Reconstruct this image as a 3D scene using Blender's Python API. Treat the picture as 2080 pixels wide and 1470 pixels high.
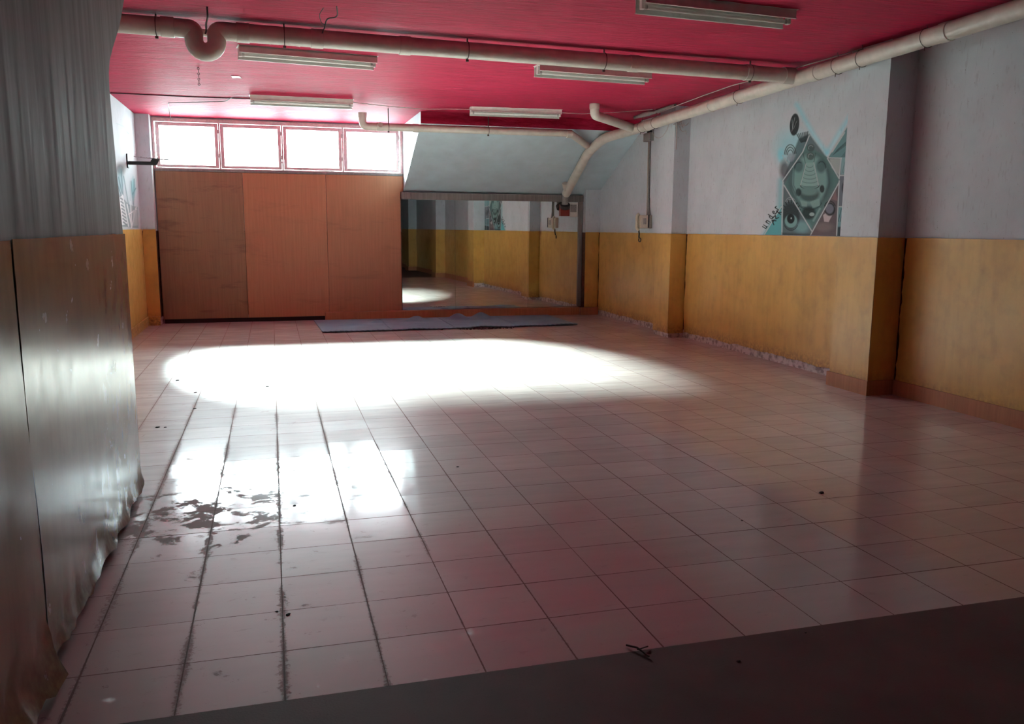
import bpy, bmesh, math, random
import numpy as np
from mathutils import Vector, Matrix, noise

for o in list(bpy.data.objects):
    bpy.data.objects.remove(o)
S = bpy.context.scene
COL = S.collection
random.seed(7)
PI = math.pi

# ------------------------------------------------------------------ camera
FPX, YAW, PITCH, ROLL, EYE = 1713.28, .2757, .1579, .0056, 1.5
_f = Vector((math.sin(YAW), math.cos(YAW), 0)); _r = Vector((math.cos(YAW), -math.sin(YAW), 0)); _u = Vector((0, 0, 1))
FW = _f*math.cos(PITCH) - _u*math.sin(PITCH); U2 = _u*math.cos(PITCH) + _f*math.sin(PITCH)
RT = _r*math.cos(ROLL) + U2*math.sin(ROLL); UP = U2*math.cos(ROLL) - _r*math.sin(ROLL)
cam = bpy.data.cameras.new('camera'); cam.sensor_fit = 'HORIZONTAL'; cam.sensor_width = 36
cam.lens = FPX/2080*36; cam.clip_start = .05; cam.clip_end = 200
camo = bpy.data.objects.new('camera', cam); COL.objects.link(camo)
M3 = Matrix((RT, UP, -FW)).transposed()
camo.matrix_world = Matrix.Translation((0, 0, EYE)) @ M3.to_4x4()
S.camera = camo

# ------------------------------------------------------------------ light and exposure
S.view_settings.view_transform = 'Standard'; S.view_settings.look = 'None'
S.view_settings.gamma = 1; S.view_settings.use_curve_mapping = False
S.view_settings.exposure = 0.58
SKY, SUN = 20.5, 245.0
w = bpy.data.worlds.new('sky'); S.world = w; w.use_nodes = True
w.node_tree.nodes['Background'].inputs[0].default_value = (.80, .97, 1, 1)
wt = w.node_tree                                   # hazy sky: even glare, brighter towards the sun
_tc = wt.nodes.new('ShaderNodeTexCoord'); _dp = wt.nodes.new('ShaderNodeVectorMath'); _dp.operation = 'DOT_PRODUCT'
wt.links.new(_tc.outputs['Generated'], _dp.inputs[0]); _dp.inputs[1].default_value = Vector((-1.0, 3.6, 4.0)).normalized()
_mr = wt.nodes.new('ShaderNodeMapRange'); _mr.interpolation_type = 'SMOOTHSTEP'; wt.links.new(_dp.outputs['Value'], _mr.inputs[0])
for _i, _v in enumerate((.70, 1.0, SKY, SKY*3.6)): _mr.inputs[_i+1].default_value = _v
wt.links.new(_mr.outputs[0], wt.nodes['Background'].inputs[1])
sl = bpy.data.lights.new('sun', 'SUN'); sl.energy = SUN; sl.angle = .33; sl.color = (.80, 1, .96)
so = bpy.data.objects.new('sun', sl); COL.objects.link(so)
so.location = (0, 20, 8)
so.rotation_euler = Vector((1.26, -4.42, -2.72)).to_track_quat('-Z', 'Y').to_euler()
S.cycles.max_bounces = 8; S.cycles.diffuse_bounces = 5; S.cycles.glossy_bounces = 4
S.cycles.transparent_max_bounces = 12
pl = bpy.data.lights.new('window_portal', 'AREA'); pl.shape = 'RECTANGLE'; pl.size = 3.8; pl.size_y = .8
pl.cycles.is_portal = True
po = bpy.data.objects.new('window_portal', pl); COL.objects.link(po)
po.location = (.21, 14.2, 2.71); po.rotation_euler = (-PI/2, 0, 0)

# ------------------------------------------------------------------ helpers
def setp(o, label=None, cat=None, group=None, kind=None):
    if label: o['label'] = label
    if cat: o['category'] = cat
    if group: o['group'] = group
    if kind: o['kind'] = kind
    return o

def thing(name, loc, label, cat, group=None):
    o = bpy.data.objects.new(name, None); COL.objects.link(o); o.location = loc
    o.empty_display_size = .05
    return setp(o, label, cat, group)

def origin(p):
    v = Vector((0, 0, 0))
    while p is not None:
        v += p.location; p = p.parent
    return v

class MB:
    """collects shapes in world coordinates and links them as ONE mesh"""
    def __init__(s): s.bm = bmesh.new()
    def box(s, a, b, bev=0, mi=0):
        x0, y0, z0 = a; x1, y1, z1 = b
        vs = [s.bm.verts.new(p) for p in ((x0,y0,z0),(x1,y0,z0),(x1,y1,z0),(x0,y1,z0),(x0,y0,z1),(x1,y0,z1),(x1,y1,z1),(x0,y1,z1))]
        fs = [s.bm.faces.new([vs[i] for i in q]) for q in ((3,2,1,0),(4,5,6,7),(0,1,5,4),(1,2,6,5),(2,3,7,6),(3,0,4,7))]
        for f in fs: f.material_index = mi
        if bev:
            es = list({e for f in fs for e in f.edges})
            bmesh.ops.bevel(s.bm, geom=es, offset=bev, segments=2, affect='EDGES', profile=.5)
        return s
    def prism(s, prof, axis, a, b, mi=0, capmi=None, mis=None):
        """prof: list of 2-D points, extruded along axis from a to b"""
        def P(p, t):
            return {'x': (t, p[0], p[1]), 'y': (p[0], t, p[1]), 'z': (p[0], p[1], t)}[axis]
        A = [s.bm.verts.new(P(p, a)) for p in prof]; B = [s.bm.verts.new(P(p, b)) for p in prof]
        n = len(prof)
        for i in range(n):
            f = s.bm.faces.new((A[i], A[(i+1) % n], B[(i+1) % n], B[i]))
            f.material_index = mis[i] if mis else mi
        c1 = s.bm.faces.new(A[::-1]); c2 = s.bm.faces.new(B)
        for c in (c1, c2): c.material_index = mi if capmi is None else capmi
        return s
    def tube(s, pts, r, n=14, cap=True, radii=None):
        pts = [Vector(p) for p in pts]; rings = []
        t = (pts[1]-pts[0]).normalized()
        ref = Vector((0, 0, 1)) if abs(t.z) < .9 else Vector((1, 0, 0))
        nx = t.cross(ref).normalized()
        for i, p in enumerate(pts):
            if i == 0: t = (pts[1]-pts[0])
            elif i == len(pts)-1: t = (pts[i]-pts[i-1])
            else: t = (pts[i+1]-pts[i]).normalized() + (pts[i]-pts[i-1]).normalized()
            t.normalize(); nx = (nx - t*nx.dot(t)).normalized(); ny = t.cross(nx)
            rr = radii[i] if radii else r
            rings.append([s.bm.verts.new(p + (nx*math.cos(a) + ny*math.sin(a))*rr) for a in [2*PI*k/n for k in range(n)]])
        for A, B in zip(rings, rings[1:]):
            for k in range(n):
                f = s.bm.faces.new((A[k], A[(k+1) % n], B[(k+1) % n], B[k])); f.smooth = True
        if cap: s.bm.faces.new(rings[0][::-1]); s.bm.faces.new(rings[-1])
        return s
    def ring(s, c, axis, R, r, n=20, m=8):
        axis = Vector(axis).normalized(); c = Vector(c)
        a = axis.orthogonal().normalized(); b = axis.cross(a); R0 = []
        for i in range(n):
            t = 2*PI*i/n; d = a*math.cos(t) + b*math.sin(t)
            R0.append([s.bm.verts.new(c + d*(R + r*math.cos(q)) + axis*r*math.sin(q)) for q in [2*PI*k/m for k in range(m)]])
        for i in range(n):
            A, B = R0[i], R0[(i+1) % n]
            for k in range(m):
                f = s.bm.faces.new((A[k], B[k], B[(k+1) % m], A[(k+1) % m])); f.smooth = True
        return s
    def grid(s, fn, nu, nv, thick=None):
        """fn(u,v)->Vector ; thick = vector added for the back side"""
        V = [[s.bm.verts.new(fn(i/nu, j/nv)) for j in range(nv+1)] for i in range(nu+1)]
        for i in range(nu):
            for j in range(nv):
                f = s.bm.faces.new((V[i][j], V[i+1][j], V[i+1][j+1], V[i][j+1])); f.smooth = True
        if thick:
            t = Vector(thick)
            Bk = [[s.bm.verts.new(v.co + t) for v in row] for row in V]
            for i in range(nu):
                for j in range(nv):
                    f = s.bm.faces.new((Bk[i][j+1], Bk[i+1][j+1], Bk[i+1][j], Bk[i][j])); f.smooth = True
            for i in range(nu):
                s.bm.faces.new((V[i][0], Bk[i][0], Bk[i+1][0], V[i+1][0])); s.bm.faces.new((V[i+1][nv], Bk[i+1][nv], Bk[i][nv], V[i][nv]))
            for j in range(nv):
                s.bm.faces.new((V[0][j+1], Bk[0][j+1], Bk[0][j], V[0][j])); s.bm.faces.new((V[nu][j], Bk[nu][j], Bk[nu][j+1], V[nu][j+1]))
        return s
    def build(s, name, mats, parent=None, fixn=True):
        if fixn: bmesh.ops.recalc_face_normals(s.bm, faces=s.bm.faces[:])
        for e in s.bm.edges:
            if len(e.link_faces) == 2 and e.calc_face_angle(0) > .75: e.smooth = False
        o0 = origin(parent)
        if o0.length: bmesh.ops.translate(s.bm, verts=s.bm.verts[:], vec=-o0)
        me = bpy.data.meshes.new(name); s.bm.to_mesh(me); s.bm.free()
        for m in (mats if isinstance(mats, (list, tuple)) else [mats]): me.materials.append(m)
        o = bpy.data.objects.new(name, me); COL.objects.link(o)
        if parent: o.parent = parent
        return o

def recentre(o):
    """put a single-mesh thing's origin at its base"""
    vs = [v.co for v in o.data.vertices]
    c = Vector(((min(v.x for v in vs)+max(v.x for v in vs))/2, (min(v.y for v in vs)+max(v.y for v in vs))/2, min(v.z for v in vs)))
    o.data.transform(Matrix.Translation(-c)); o.location = c
    return o

def fillet(pts, r, n=7):
    """polyline with rounded corners"""
    pts = [Vector(p) for p in pts]; out = [pts[0]]
    for i in range(1, len(pts)-1):
        p = pts[i]; a = (pts[i-1]-p); b = (pts[i+1]-p)
        d = min(r, a.length*.48, b.length*.48)
        p0 = p + a.normalized()*d; p1 = p + b.normalized()*d
        for k in range(n+1):
            t = k/n; out.append(p0*(1-t)**2 + p*2*t*(1-t) + p1*t*t)
    out.append(pts[-1]); return out

# ------------------------------------------------------------------ materials
class NT:
    def __init__(s, name):
        s.m = bpy.data.materials.new(name); s.m.use_nodes = True; s.t = s.m.node_tree
        s.b = s.t.nodes['Principled BSDF']; s.out = s.t.nodes['Material Output']
        s.tc = s.t.nodes.new('ShaderNodeTexCoord'); s.geo = s.t.nodes.new('ShaderNodeNewGeometry')
        s.pos = s.geo.outputs['Position']
    def link(s, a, b): s.t.links.new(a, b)
    def n(s, typ, **kw):
        x = s.t.nodes.new(typ)
        for k, v in kw.items(): setattr(x, k, v)
        return x
    def val(s, sock, v):
        if hasattr(v, 'links'): s.link(v, sock)
        elif isinstance(v, (tuple, list)) and len(v) == 3 and sock.type == 'RGBA': sock.default_value = (*v, 1)
        elif isinstance(v, (int, float)) and sock.type == 'RGBA': sock.default_value = (v, v, v, 1)
        else: sock.default_value = v
    def math(s, op, a, b=0.0, c=0.0, clamp=False):
        x = s.n('ShaderNodeMath', operation=op, use_clamp=clamp)
        s.val(x.inputs[0], a); s.val(x.inputs[1], b); s.val(x.inputs[2], c); return x.outputs[0]
    def map(s, v, a, b, c=0.0, d=1.0, smooth=False):
        x = s.n('ShaderNodeMapRange', interpolation_type='SMOOTHSTEP' if smooth else 'LINEAR')
        for i, q in enumerate((v, a, b, c, d)): s.val(x.inputs[i], q)
        return x.outputs[0]
    def noise(s, scale, detail=4, rough=.55, stretch=None, vec=None, dist=0.0):
        v = vec or s.pos
        if stretch:
            mp = s.n('ShaderNodeMapping'); s.link(v, mp.inputs[0]); mp.inputs['Scale'].default_value = stretch; v = mp.outputs[0]
        x = s.n('ShaderNodeTexNoise'); s.link(v, x.inputs['Vector']); x.inputs['Scale'].default_value = scale
        x.inputs['Detail'].default_value = detail; x.inputs['Roughness'].default_value = rough; x.inputs['Distortion'].default_value = dist
        return x.outputs['Fac']
    def mix(s, f, a, b):
        x = s.n('ShaderNodeMix', data_type='RGBA'); s.val(x.inputs[0], f); s.val(x.inputs[6], a); s.val(x.inputs[7], b); return x.outputs[2]
    def bump(s, h, strength=.3, dist=.01, normal=None):
        x = s.n('ShaderNodeBump'); s.val(x.inputs['Height'], h); x.inputs['Strength'].default_value = strength
        x.inputs['Distance'].default_value = dist
        if normal: s.link(normal, x.inputs['Normal'])
        return x.outputs[0]
    def xyz(s):
        x = s.n('ShaderNodeSeparateXYZ'); s.link(s.pos, x.inputs[0]); return x.outputs
    def fin(s, color=None, rough=None, normal=None, metal=None, spec=None, coat=None, coatr=None):
        for k, v in (('Base Color', color), ('Roughness', rough), ('Normal', normal), ('Metallic', metal), ('Specular IOR Level', spec), ('Coat Weight', coat), ('Coat Roughness', coatr)):
            if v is not None: s.val(s.b.inputs[k], v)
        return s.m

def simple(name, c, rough=.5, var=.15, scale=20, bumps=.15, metal=0, spec=.5):
    t = NT(name); f = t.noise(scale, 5)
    d = tuple(x*(1-var*1.6) for x in c); l = tuple(min(1, x*(1+var)) for x in c)
    return t.fin(t.mix(t.map(f, .3, .7), d, l), t.map(f, .3, .7, max(.02, rough-.08), min(1, rough+.08)), t.bump(f, bumps, .004), metal, spec)

def paint_mat(name='wall_paint', streak=0.0, layer=None):                                    # lilac-grey wall paint over brown glue and plaster at the foot
    t = NT(name); X, Y, Z = t.xyz()
    a = t.noise(3, 6); b = t.noise(40, 5, stretch=(1, 1, .25))
    c = t.mix(t.map(a, .3, .7), (.53, .59, .63), (.60, .66, .70))
    c = t.mix(t.map(b, .58, .72, 0, .35), c, (.32, .32, .36))
    sp = t.noise(60, 2); c = t.mix(t.map(sp, .74, .77), c, (.1, .09, .09))
    rr = .72
    if streak:
        st = t.noise(7, 6, .6, stretch=(1, 1.6, .12), dist=.3)
        c = t.mix(t.map(st, .35, .7), (.18, .17, .17), (.25, .25, .24)); rr = t.map(st, .35, .7, .75, .55)
    glue = t.mix(t.map(t.noise(25, 5), .35, .65), (.05, .02, .012), (.11, .05, .03))
    c = t.mix(t.math('LESS_THAN', Z, 1.425), c, glue)
    pn = t.noise(30, 6, .7)
    pl_ = t.mix(t.map(t.noise(14, 6, .6), .40, .55), (.30, .25, .25), (.62, .56, .56))
    edge = t.math('ADD', .085, t.math('MULTIPLY', t.noise(9, 4), .05))
    c = t.mix(t.math('LESS_THAN', Z, edge), c, pl_)
    if layer:                                       # sprayed paint lying on the same wall paint
        at = t.n('ShaderNodeVertexColor'); at.layer_name = layer
        c = t.mix(at.outputs['Alpha'], c, t.mix(t.map(t.noise(90, 4), .4, .75, 0, .10), at.outputs[0], (.2, .25, .26)))
    return t.fin(c, rr, t.bump(t.math('ADD', b, t.math('MULTIPLY', a, 2)), .2, .004), spec=.12 if streak else .25)

def vinyl_mat(name, c1, c2, rough=.33, spec=.5, bmp=.16):
    t = NT(name); X, Y, Z = t.xyz()
    a = t.noise(2.2, 5); b = t.noise(160, 3); st = t.noise(14, 5, stretch=(1, 1, .15))
    c = t.mix(t.map(a, .3, .7), c1, c2)
    c = t.mix(t.map(st, .45, .8, 0, .35), c, tuple(x*.65 for x in c1))
    gr = t.noise(7, 6); c = t.mix(t.map(gr, .5, .85, 0, .3), c, (.16, .10, .045))
    # grime along the foot of the sheet
    c = t.mix(t.math('MULTIPLY', t.map(Z, .22, .06), t.map(t.noise(30, 5), .35, .7)), c, (.16, .08, .03))
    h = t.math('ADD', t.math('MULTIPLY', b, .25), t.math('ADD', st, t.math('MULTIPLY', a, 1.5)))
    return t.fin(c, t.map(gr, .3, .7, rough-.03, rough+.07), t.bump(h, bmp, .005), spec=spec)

def ceiling_mat():
    t = NT('red_ceiling_paint')
    a = t.noise(3.0, 6, stretch=(.35, 1.6, 1)); b = t.noise(16, 7, .65, stretch=(.22, 1.8, 1), dist=.6); g = t.noise(1.1, 3)
    c = t.mix(t.map(b, .35, .7), (.33, .008, .038), (.60, .030, .095))
    c = t.mix(t.map(a, .55, .75, 0, .5), c, (.36, .006, .04))
    h = t.math('ADD', b, t.math('MULTIPLY', a, 1.2))
    return t.fin(c, t.map(b, .3, .7, .50, .68), t.bump(h, 1.0, .02), spec=.2)

TX0, TY0, TS = -.0137, 2.599, .3318
def floor_mat():
    t = NT('glazed_floor_tiles'); X, Y, Z = t.xyz()
    u = t.math('DIVIDE', t.math('SUBTRACT', X, TX0), TS); v = t.math('DIVIDE', t.math('SUBTRACT', Y, TY0), TS)
    iu = t.math('FLOOR', u); iv = t.math('FLOOR', v)
    def edge(q):
        f = t.math('FRACT', q); return t.math('MULTIPLY', t.math('MINIMUM', f, t.math('SUBTRACT', 1.0, f)), TS)
    wob = t.math('MULTIPLY', t.math('SUBTRACT', t.noise(70, 3), .5), .004)
    eu = t.math('ADD', edge(u), wob); ev = t.math('ADD', edge(v), wob)
    cell = t.n('ShaderNodeCombineXYZ'); t.link(iu, cell.inputs[0]); t.link(iv, cell.inputs[1])
    wn = t.n('ShaderNodeTexWhiteNoise', noise_dimensions='3D'); t.link(cell.outputs[0], wn.inputs[0])
    rnd = wn.outputs['Value']; rcol = wn.outputs['Color']
    # width of each joint drifts along the floor
    wu = t.map(t.noise(1.3, 3, stretch=(2.5, .5, 1)), .35, .7, .0014, .0042)
    wv = t.map(t.noise(1.7, 3, stretch=(.5, 3, 1)), .38, .68, .0016, .0042)
    gu = t.math('LESS_THAN', eu, wu); gv = t.math('LESS_THAN', ev, wv)
    grout = t.math('MAXIMUM', gu, gv)
    # dirt: ragged bands beside the long joints of the left columns, and wiped puddles
    leftm = t.map(X, 1.6, -.3); nearm = t.math('MULTIPLY', t.map(Y, 7.5, 5.2), t.map(Y, 2.4, 3.4))
    dn = t.noise(55, 6, .7)
    band = t.math('LESS_THAN', eu, t.math('MULTIPLY', t.map(dn, .40, .68, 0, .042), t.math('MULTIPLY', leftm, t.map(t.noise(2.3, 2), .35, .6))))
    pud = t.noise(6.0, 9, .74, stretch=(1, 1.1, 1), dist=.2)
    zone = t.math('MULTIPLY', t.math('MULTIPLY', t.map(X, .7, -.3), t.map(Y, 3.9, 4.3)), t.map(Y, 5.2, 4.7))
    puddle = t.math('GREATER_THAN', t.math('ADD', pud, t.math('MULTIPLY', zone, .12)), .63)
    scuff = t.math('GREATER_THAN', t.noise(12, 9, .75, stretch=(.7, 1.5, 1), dist=.4), .62)
    dirt = t.math('MAXIMUM', t.math('MAXIMUM', band, t.math('MULTIPLY', puddle, leftm)), t.math('MULTIPLY', scuff, .38))
    base = t.mix(rnd, (.45, .40, .378), (.55, .487, .46))
    base = t.mix(t.map(t.noise(1.2, 4), .35, .7, 0, .5), base, (.42, .33, .31))
    base = t.mix(t.map(t.noise(140, 2), .72, .76, 0, .6), base, (.12, .08, .07))
    c = t.mix(t.math('MULTIPLY', dirt, .65), base, (.26, .185, .17))
    c = t.mix(grout, c, t.mix(t.noise(3, 3), (.06, .03, .025), (.26, .16, .14)))
    # each tile lies a little out of level
    sub = t.n('ShaderNodeVectorMath', operation='SUBTRACT'); t.link(rcol, sub.inputs[0]); sub.inputs[1].default_value = (.5, .5, .5)
    sc = t.n('ShaderNodeVectorMath', operation='MULTIPLY'); t.link(sub.outputs[0], sc.inputs[0]); sc.inputs[1].default_value = (.016, .020, 0)
    ad = t.n('ShaderNodeVectorMath', operation='ADD'); t.link(t.geo.outputs['Normal'], ad.inputs[0]); t.link(sc.outputs[0], ad.inputs[1])
    nm = t.n('ShaderNodeVectorMath', operation='NORMALIZE'); t.link(ad.outputs[0], nm.inputs[0])
    h = t.math('SUBTRACT', t.math('MULTIPLY', t.noise(18, 4), .06), t.math('MULTIPLY', grout, .8))
    h = t.math('ADD', h, t.math('MULTIPLY', dirt, .12))
    nrm = t.bump(h, .3, .003, nm.outputs[0])
    rough = t.mix(t.math('MAXIMUM', dirt, grout), .45, .7)
    coat = t.math('MULTIPLY', t.math('SUBTRACT', 1.0, t.math('MAXIMUM', t.math('MULTIPLY', dirt, 1.0), grout), clamp=True), t.map(t.noise(6, 5, stretch=(.4, 2, 1)), .3, .7, .85, .4))
    m = t.fin(c, rough, nrm, spec=.3, coat=coat, coatr=.10)
    t.link(nrm, t.b.inputs['Coat Normal'])
    return m

def concrete_mat():
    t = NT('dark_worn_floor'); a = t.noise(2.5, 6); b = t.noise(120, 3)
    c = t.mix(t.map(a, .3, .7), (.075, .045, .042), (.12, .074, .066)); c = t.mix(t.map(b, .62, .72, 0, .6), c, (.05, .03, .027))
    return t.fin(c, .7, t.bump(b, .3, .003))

def board_mat(name, c1, c2, smudge=0):
    t = NT(name); g = t.noise(3, 6, stretch=(12, 12, .5)); a = t.noise(1.6, 5)
    c = t.mix(t.map(g, .3, .7), c1, c2)
    if smudge:
        sm = t.noise(2.6, 7, .65, stretch=(.5, 1, 2.6), dist=.5)
        c = t.mix(t.map(sm, .56, .75, 0, smudge), c, (.12, .06, .045))
    c = t.mix(t.map(a, .55, .8, 0, .3), c, tuple(x*.55 for x in c1))
    return t.fin(c, .5, t.bump(g, .1, .003), spec=.35)

WALL = paint_mat(); CEIL = ceiling_mat(); FLOOR = floor_mat(); DARKFLOOR = concrete_mat()
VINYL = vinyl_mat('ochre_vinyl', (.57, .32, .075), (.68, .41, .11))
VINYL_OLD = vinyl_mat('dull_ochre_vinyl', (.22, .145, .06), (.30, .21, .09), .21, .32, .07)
BOARDS = [board_mat('smudged_brown_board', (.26, .145, .085), (.33, .19, .11), .8), board_mat('orange_board', (.40, .18, .095), (.48, .22, .12), .25), board_mat('orange_board_plain', (.37, .17, .09), (.44, .20, .11), .35)]
SKIRT = board_mat('orange_skirting', (.36, .15, .075), (.45, .20, .10), .3)
PLASTIC_PIPE = simple('aged_cream_pipe', (.60, .56, .49), .38, .08, 9, .05)
STRAP = simple('rusty_strap', (.10, .07, .06), .6, .3, 80)
WHITE_METAL = simple('white_enamel', (.74, .72, .68), .35, .06, 12, .05)
GLASS_TUBE = simple('unlit_tube_glass', (.80, .80, .76), .12, .02, 10, 0)
TIN = simple('dull_socket', (.42, .40, .38), .4, .2, 40)
GREYWOOD = board_mat('grey_weathered_wood', (.17, .155, .15), (.25, .23, .22), .2)
FRAMEPAINT = simple('cream_paint_pink_bloom', (.72, .60, .60), .45, .08, 30)  # cream paint with pink window bloom and ceiling bounce put into its colour
BLACK = simple('black_metal', (.02, .02, .024), .4, .2, 40)
BRIGHT = simple('bright_metal', (.6, .6, .62), .3, .1, 40, metal=.8)
CABLE = simple('dark_cable', (.035, .025, .03), .55, .2, 60)
PALEWIRE = simple('pale_wire', (.50, .42, .40), .5, .15, 60)
BOXPLASTIC = simple('yellowed_plastic', (.50, .45, .37), .45, .1, 40)
CREAM = simple('cream_plastic', (.70, .62, .48), .35, .05, 40)
GREYPLASTIC = simple('grey_plastic', (.28, .26, .25), .5, .15, 50)
CONDUIT = simple('grey_conduit', (.22, .21, .20), .4, .15, 60)
DARKGREY = simple('dark_rubber', (.05, .045, .05), .5, .2, 50)
RED = simple('dark_red_plastic', (.25, .03, .018), .4, .1, 40)
WHITE = simple('white_card', (.75, .74, .70), .5, .05, 40)
DEBRIS = simple('black_crumb', (.012, .010, .010), .8, .3, 90)
TWIG = simple('brown_twig', (.06, .035, .03), .8, .3, 90)
GAP = simple('dark_gap', (.02, .012, .012), .9, .2, 30)
def mat_foam():
    t = NT('blue_grey_foam'); a = t.noise(4, 5); b = t.noise(220, 2)
    c = t.mix(t.map(a, .3, .7), (.14, .21, .29), (.19, .27, .36))
    return t.fin(c, .55, t.bump(b, .4, .003), spec=.4)
FOAM = mat_foam()
def mirror_mat():
    t = NT('mirror_glass'); a = t.noise(5, 5)
    c = t.mix(t.map(a, .5, .8, 0, .25), (.80, .84, .82), (.6, .63, .6))
    return t.fin(c, 0.012, metal=1)
MIRROR = mirror_mat()
def pane_mat():
    t = NT('window_glass')
    tr = t.n('ShaderNodeBsdfTransparent'); tr.inputs[0].default_value = (.96, .97, .97, 1)
    gl = t.n('ShaderNodeBsdfGlossy'); gl.inputs['Roughness'].default_value = .05
    fr = t.n('ShaderNodeFresnel'); fr.inputs[0].default_value = 1.45
    mx = t.n('ShaderNodeMixShader'); t.link(fr.outputs[0], mx.inputs[0]); t.link(tr.outputs[0], mx.inputs[1]); t.link(gl.outputs[0], mx.inputs[2])
    t.link(mx.outputs[0], t.out.inputs[0]); return t.m
PANE = pane_mat()

# ------------------------------------------------------------------ shell
ZC = 3.12; YF = 14.02; XR = 5.49; XL = -1.87; XN = -.785; YN = 5.09; YB = -12.0
def struct(o, label=None): return setp(o, label, None, None, 'structure')

b = MB()
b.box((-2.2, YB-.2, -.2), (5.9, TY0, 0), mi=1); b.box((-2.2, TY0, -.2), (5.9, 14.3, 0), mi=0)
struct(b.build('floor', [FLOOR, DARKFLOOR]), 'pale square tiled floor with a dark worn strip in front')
b = MB(); b.box((-2.2, YB-.2, ZC), (5.9, 14.3, ZC+.2)); struct(b.build('ceiling', CEIL), 'streaky glossy red painted ceiling')

# right wall with its pillars: (y0, y1, X of the face)
PILLARS = [(10.63, 11.09, 5.26), (6.43, 6.96, 5.205), (2.2, 2.72, 5.205), (-2.0, -1.5, 5.205), (-6.2, -5.7, 5.205), (-10.3, -9.8, 5.205)]
prof = [(XR, YB)]
for y0, y1, xf in sorted(PILLARS):
    prof += [(XR, y0), (xf, y0), (xf, y1), (XR, y1)]
prof += [(XR, 13.86), (5.225, 13.86), (5.225, YF), (5.9, YF), (5.9, YB)]
b = MB(); b.prism(prof, 'z', 0, ZC); wall_right = struct(b.build('wall_right', WALL), 'pale lilac wall with square pillars')

b = MB()
b.box((-2.2, YF, 0), (5.9, 14.3, 2.33)); b.box((-2.2, YF, 2.33), (-1.665, 14.3, ZC)); b.box((2.095, YF, 2.33), (5.9, 14.3, ZC))
b.box((-1.665, YF, 3.075), (2.095, 14.3, ZC))
struct(b.build('wall_far', WALL), 'end wall behind the boards and the mirror')
b = MB(); b.prism([(-2.2, YN), (XL, YN), (XL, 13.78), (-1.675, 13.78), (-1.675, YF), (-2.2, YF)], 'z', 0, ZC)
wall_left = struct(b.build('wall_left', WALL), 'far stretch of left wall with a corner pillar')
# near left wall block with a curved haunch under the ceiling
hp = [(YB, 0), (YN, 0), (YN, 1.46), (5.03, 1.75), (4.985, 2.05), (4.97, 2.20), (4.985, 2.29), (5.04, 2.36), (5.155, 2.44), (5.30, 2.53), (5.45, 2.625), (5.675, 2.813), (6.0, ZC), (YB, ZC)]
b = MB(); b.prism(hp, 'x', -2.19, XN); wall_ln = struct(b.build('wall_left_near', paint_mat('streaked_grey_paint', .6)), 'near grey wall ending in a curved haunch')
b = MB(); b.box((-2.2, YB-.2, 0), (5.9, YB, ZC)); struct(b.build('wall_rear', WALL), 'wall behind the viewpoint')

# sloped soffit over the mirror
b = MB()
b.prism([(12.25, ZC), (12.25, 2.955), (YF, 2.065), (YF, ZC)], 'x', 2.10, XR, mi=0, capmi=0, mis=[1, 0, 0, 0])
struct(b.build('wall_sloped', [simple('soffit_paint', (.52, .63, .68), .6, .06, 4, .1), CEIL]), 'pale blue sloping soffit above the mirror')

# ------------------------------------------------------------------ vinyl wainscot sheets (children of the walls)
def nz(x, y=0., z=0., s=1.): return noise.noise(Vector((x*s, y*s, z*s)))
def sheet(parent, p0, p1, nrm, z0, z1, mat, off=.010, amp=.005, foot=.012, cut0=0., cut1=0., flare=0., seed=0, fz=.18, name='vinyl_wainscot'):
    p0 = Vector((*p0, 0)); p1 = Vector((*p1, 0)); d = (p1-p0); L = d.length; d.normalize(); n = Vector((*nrm, 0))
    nu = max(4, int(L/.05)); nv = 30
    def fn(u, v):
        z = z0 + (z1-z0)*v
        a = cut0*(.5+.9*abs(nz(z*3.1, seed, 1.7)) + .35*nz(z*11, seed)); c = cut1*(.5+.9*abs(nz(z*3.7, seed, 5.7)) + .3*nz(z*13, seed))
        s = a + (L-a-c)*u
        if v < .2: z += foot*(nz(s*4.3, seed, 2.2) + .5*nz(s*17, seed))*(1-v*5)
        if v > .93: z += .004*nz(s*7, seed, 4)
        o = off + amp*(.5+nz(s*1.6, z*1.1, seed)) + .12*amp*nz(s*7, z*1.2, seed+3)
        if v > .94: o += (.004 if seed < 66 else .0022)*max(0, nz(s*9, seed, 9.9))*(v-.94)*16
        if z < fz: o += flare*((fz-z)/fz)**2*(1+.8*nz(s*5, seed, 7)) + .25*flare*nz(s*16, z*10, seed)
        return p0 + d*s + n*max(o, .003) + Vector((0, 0, z))
    b = MB(); b.grid(fn, nu, nv, thick=tuple(-n*.0025))
    return b.build(name, mat, parent)

ZW = 1.43
segs = []            # recess sheets between pillars, then pillar wraps
ys = [YB] + [v for p in sorted(PILLARS) for v in (p[0], p[1])] + [13.86]
for i in range(0, len(ys), 2):
    y0, y1 = ys[i], ys[i+1]
    torn = y0 > 6.9
    sheet(wall_right, (XR, y0), (XR, y1), (-1, 0), .085 if torn else .10, ZW, VINYL, cut1=.05, cut0=.012, seed=i, foot=.022 if torn else .006, flare=.012 if torn else .002, fz=.2)
for k, (y0, y1, xf) in enumerate(PILLARS):
    z0 = .06 if y0 > 7 else .10
    sheet(wall_right, (xf, y0-.008), (xf, y1+.008), (-1, 0), z0, ZW, VINYL, seed=20+k, foot=.01, amp=.003)
    sheet(wall_right, (xf-.008, y0), (XR, y0), (0, -1), z0, ZW, VINYL, seed=30+k, foot=.01, amp=.003, cut1=.012)
    sheet(wall_right, (xf-.008, y1), (XR, y1), (0, 1), z0, ZW, VINYL, seed=40+k, foot=.01, amp=.003)
sheet(wall_right, (5.225, 13.86), (XR, 13.86), (0, -1), .10, ZW, VINYL, seed=51, cut1=.02, amp=.003)
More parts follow.
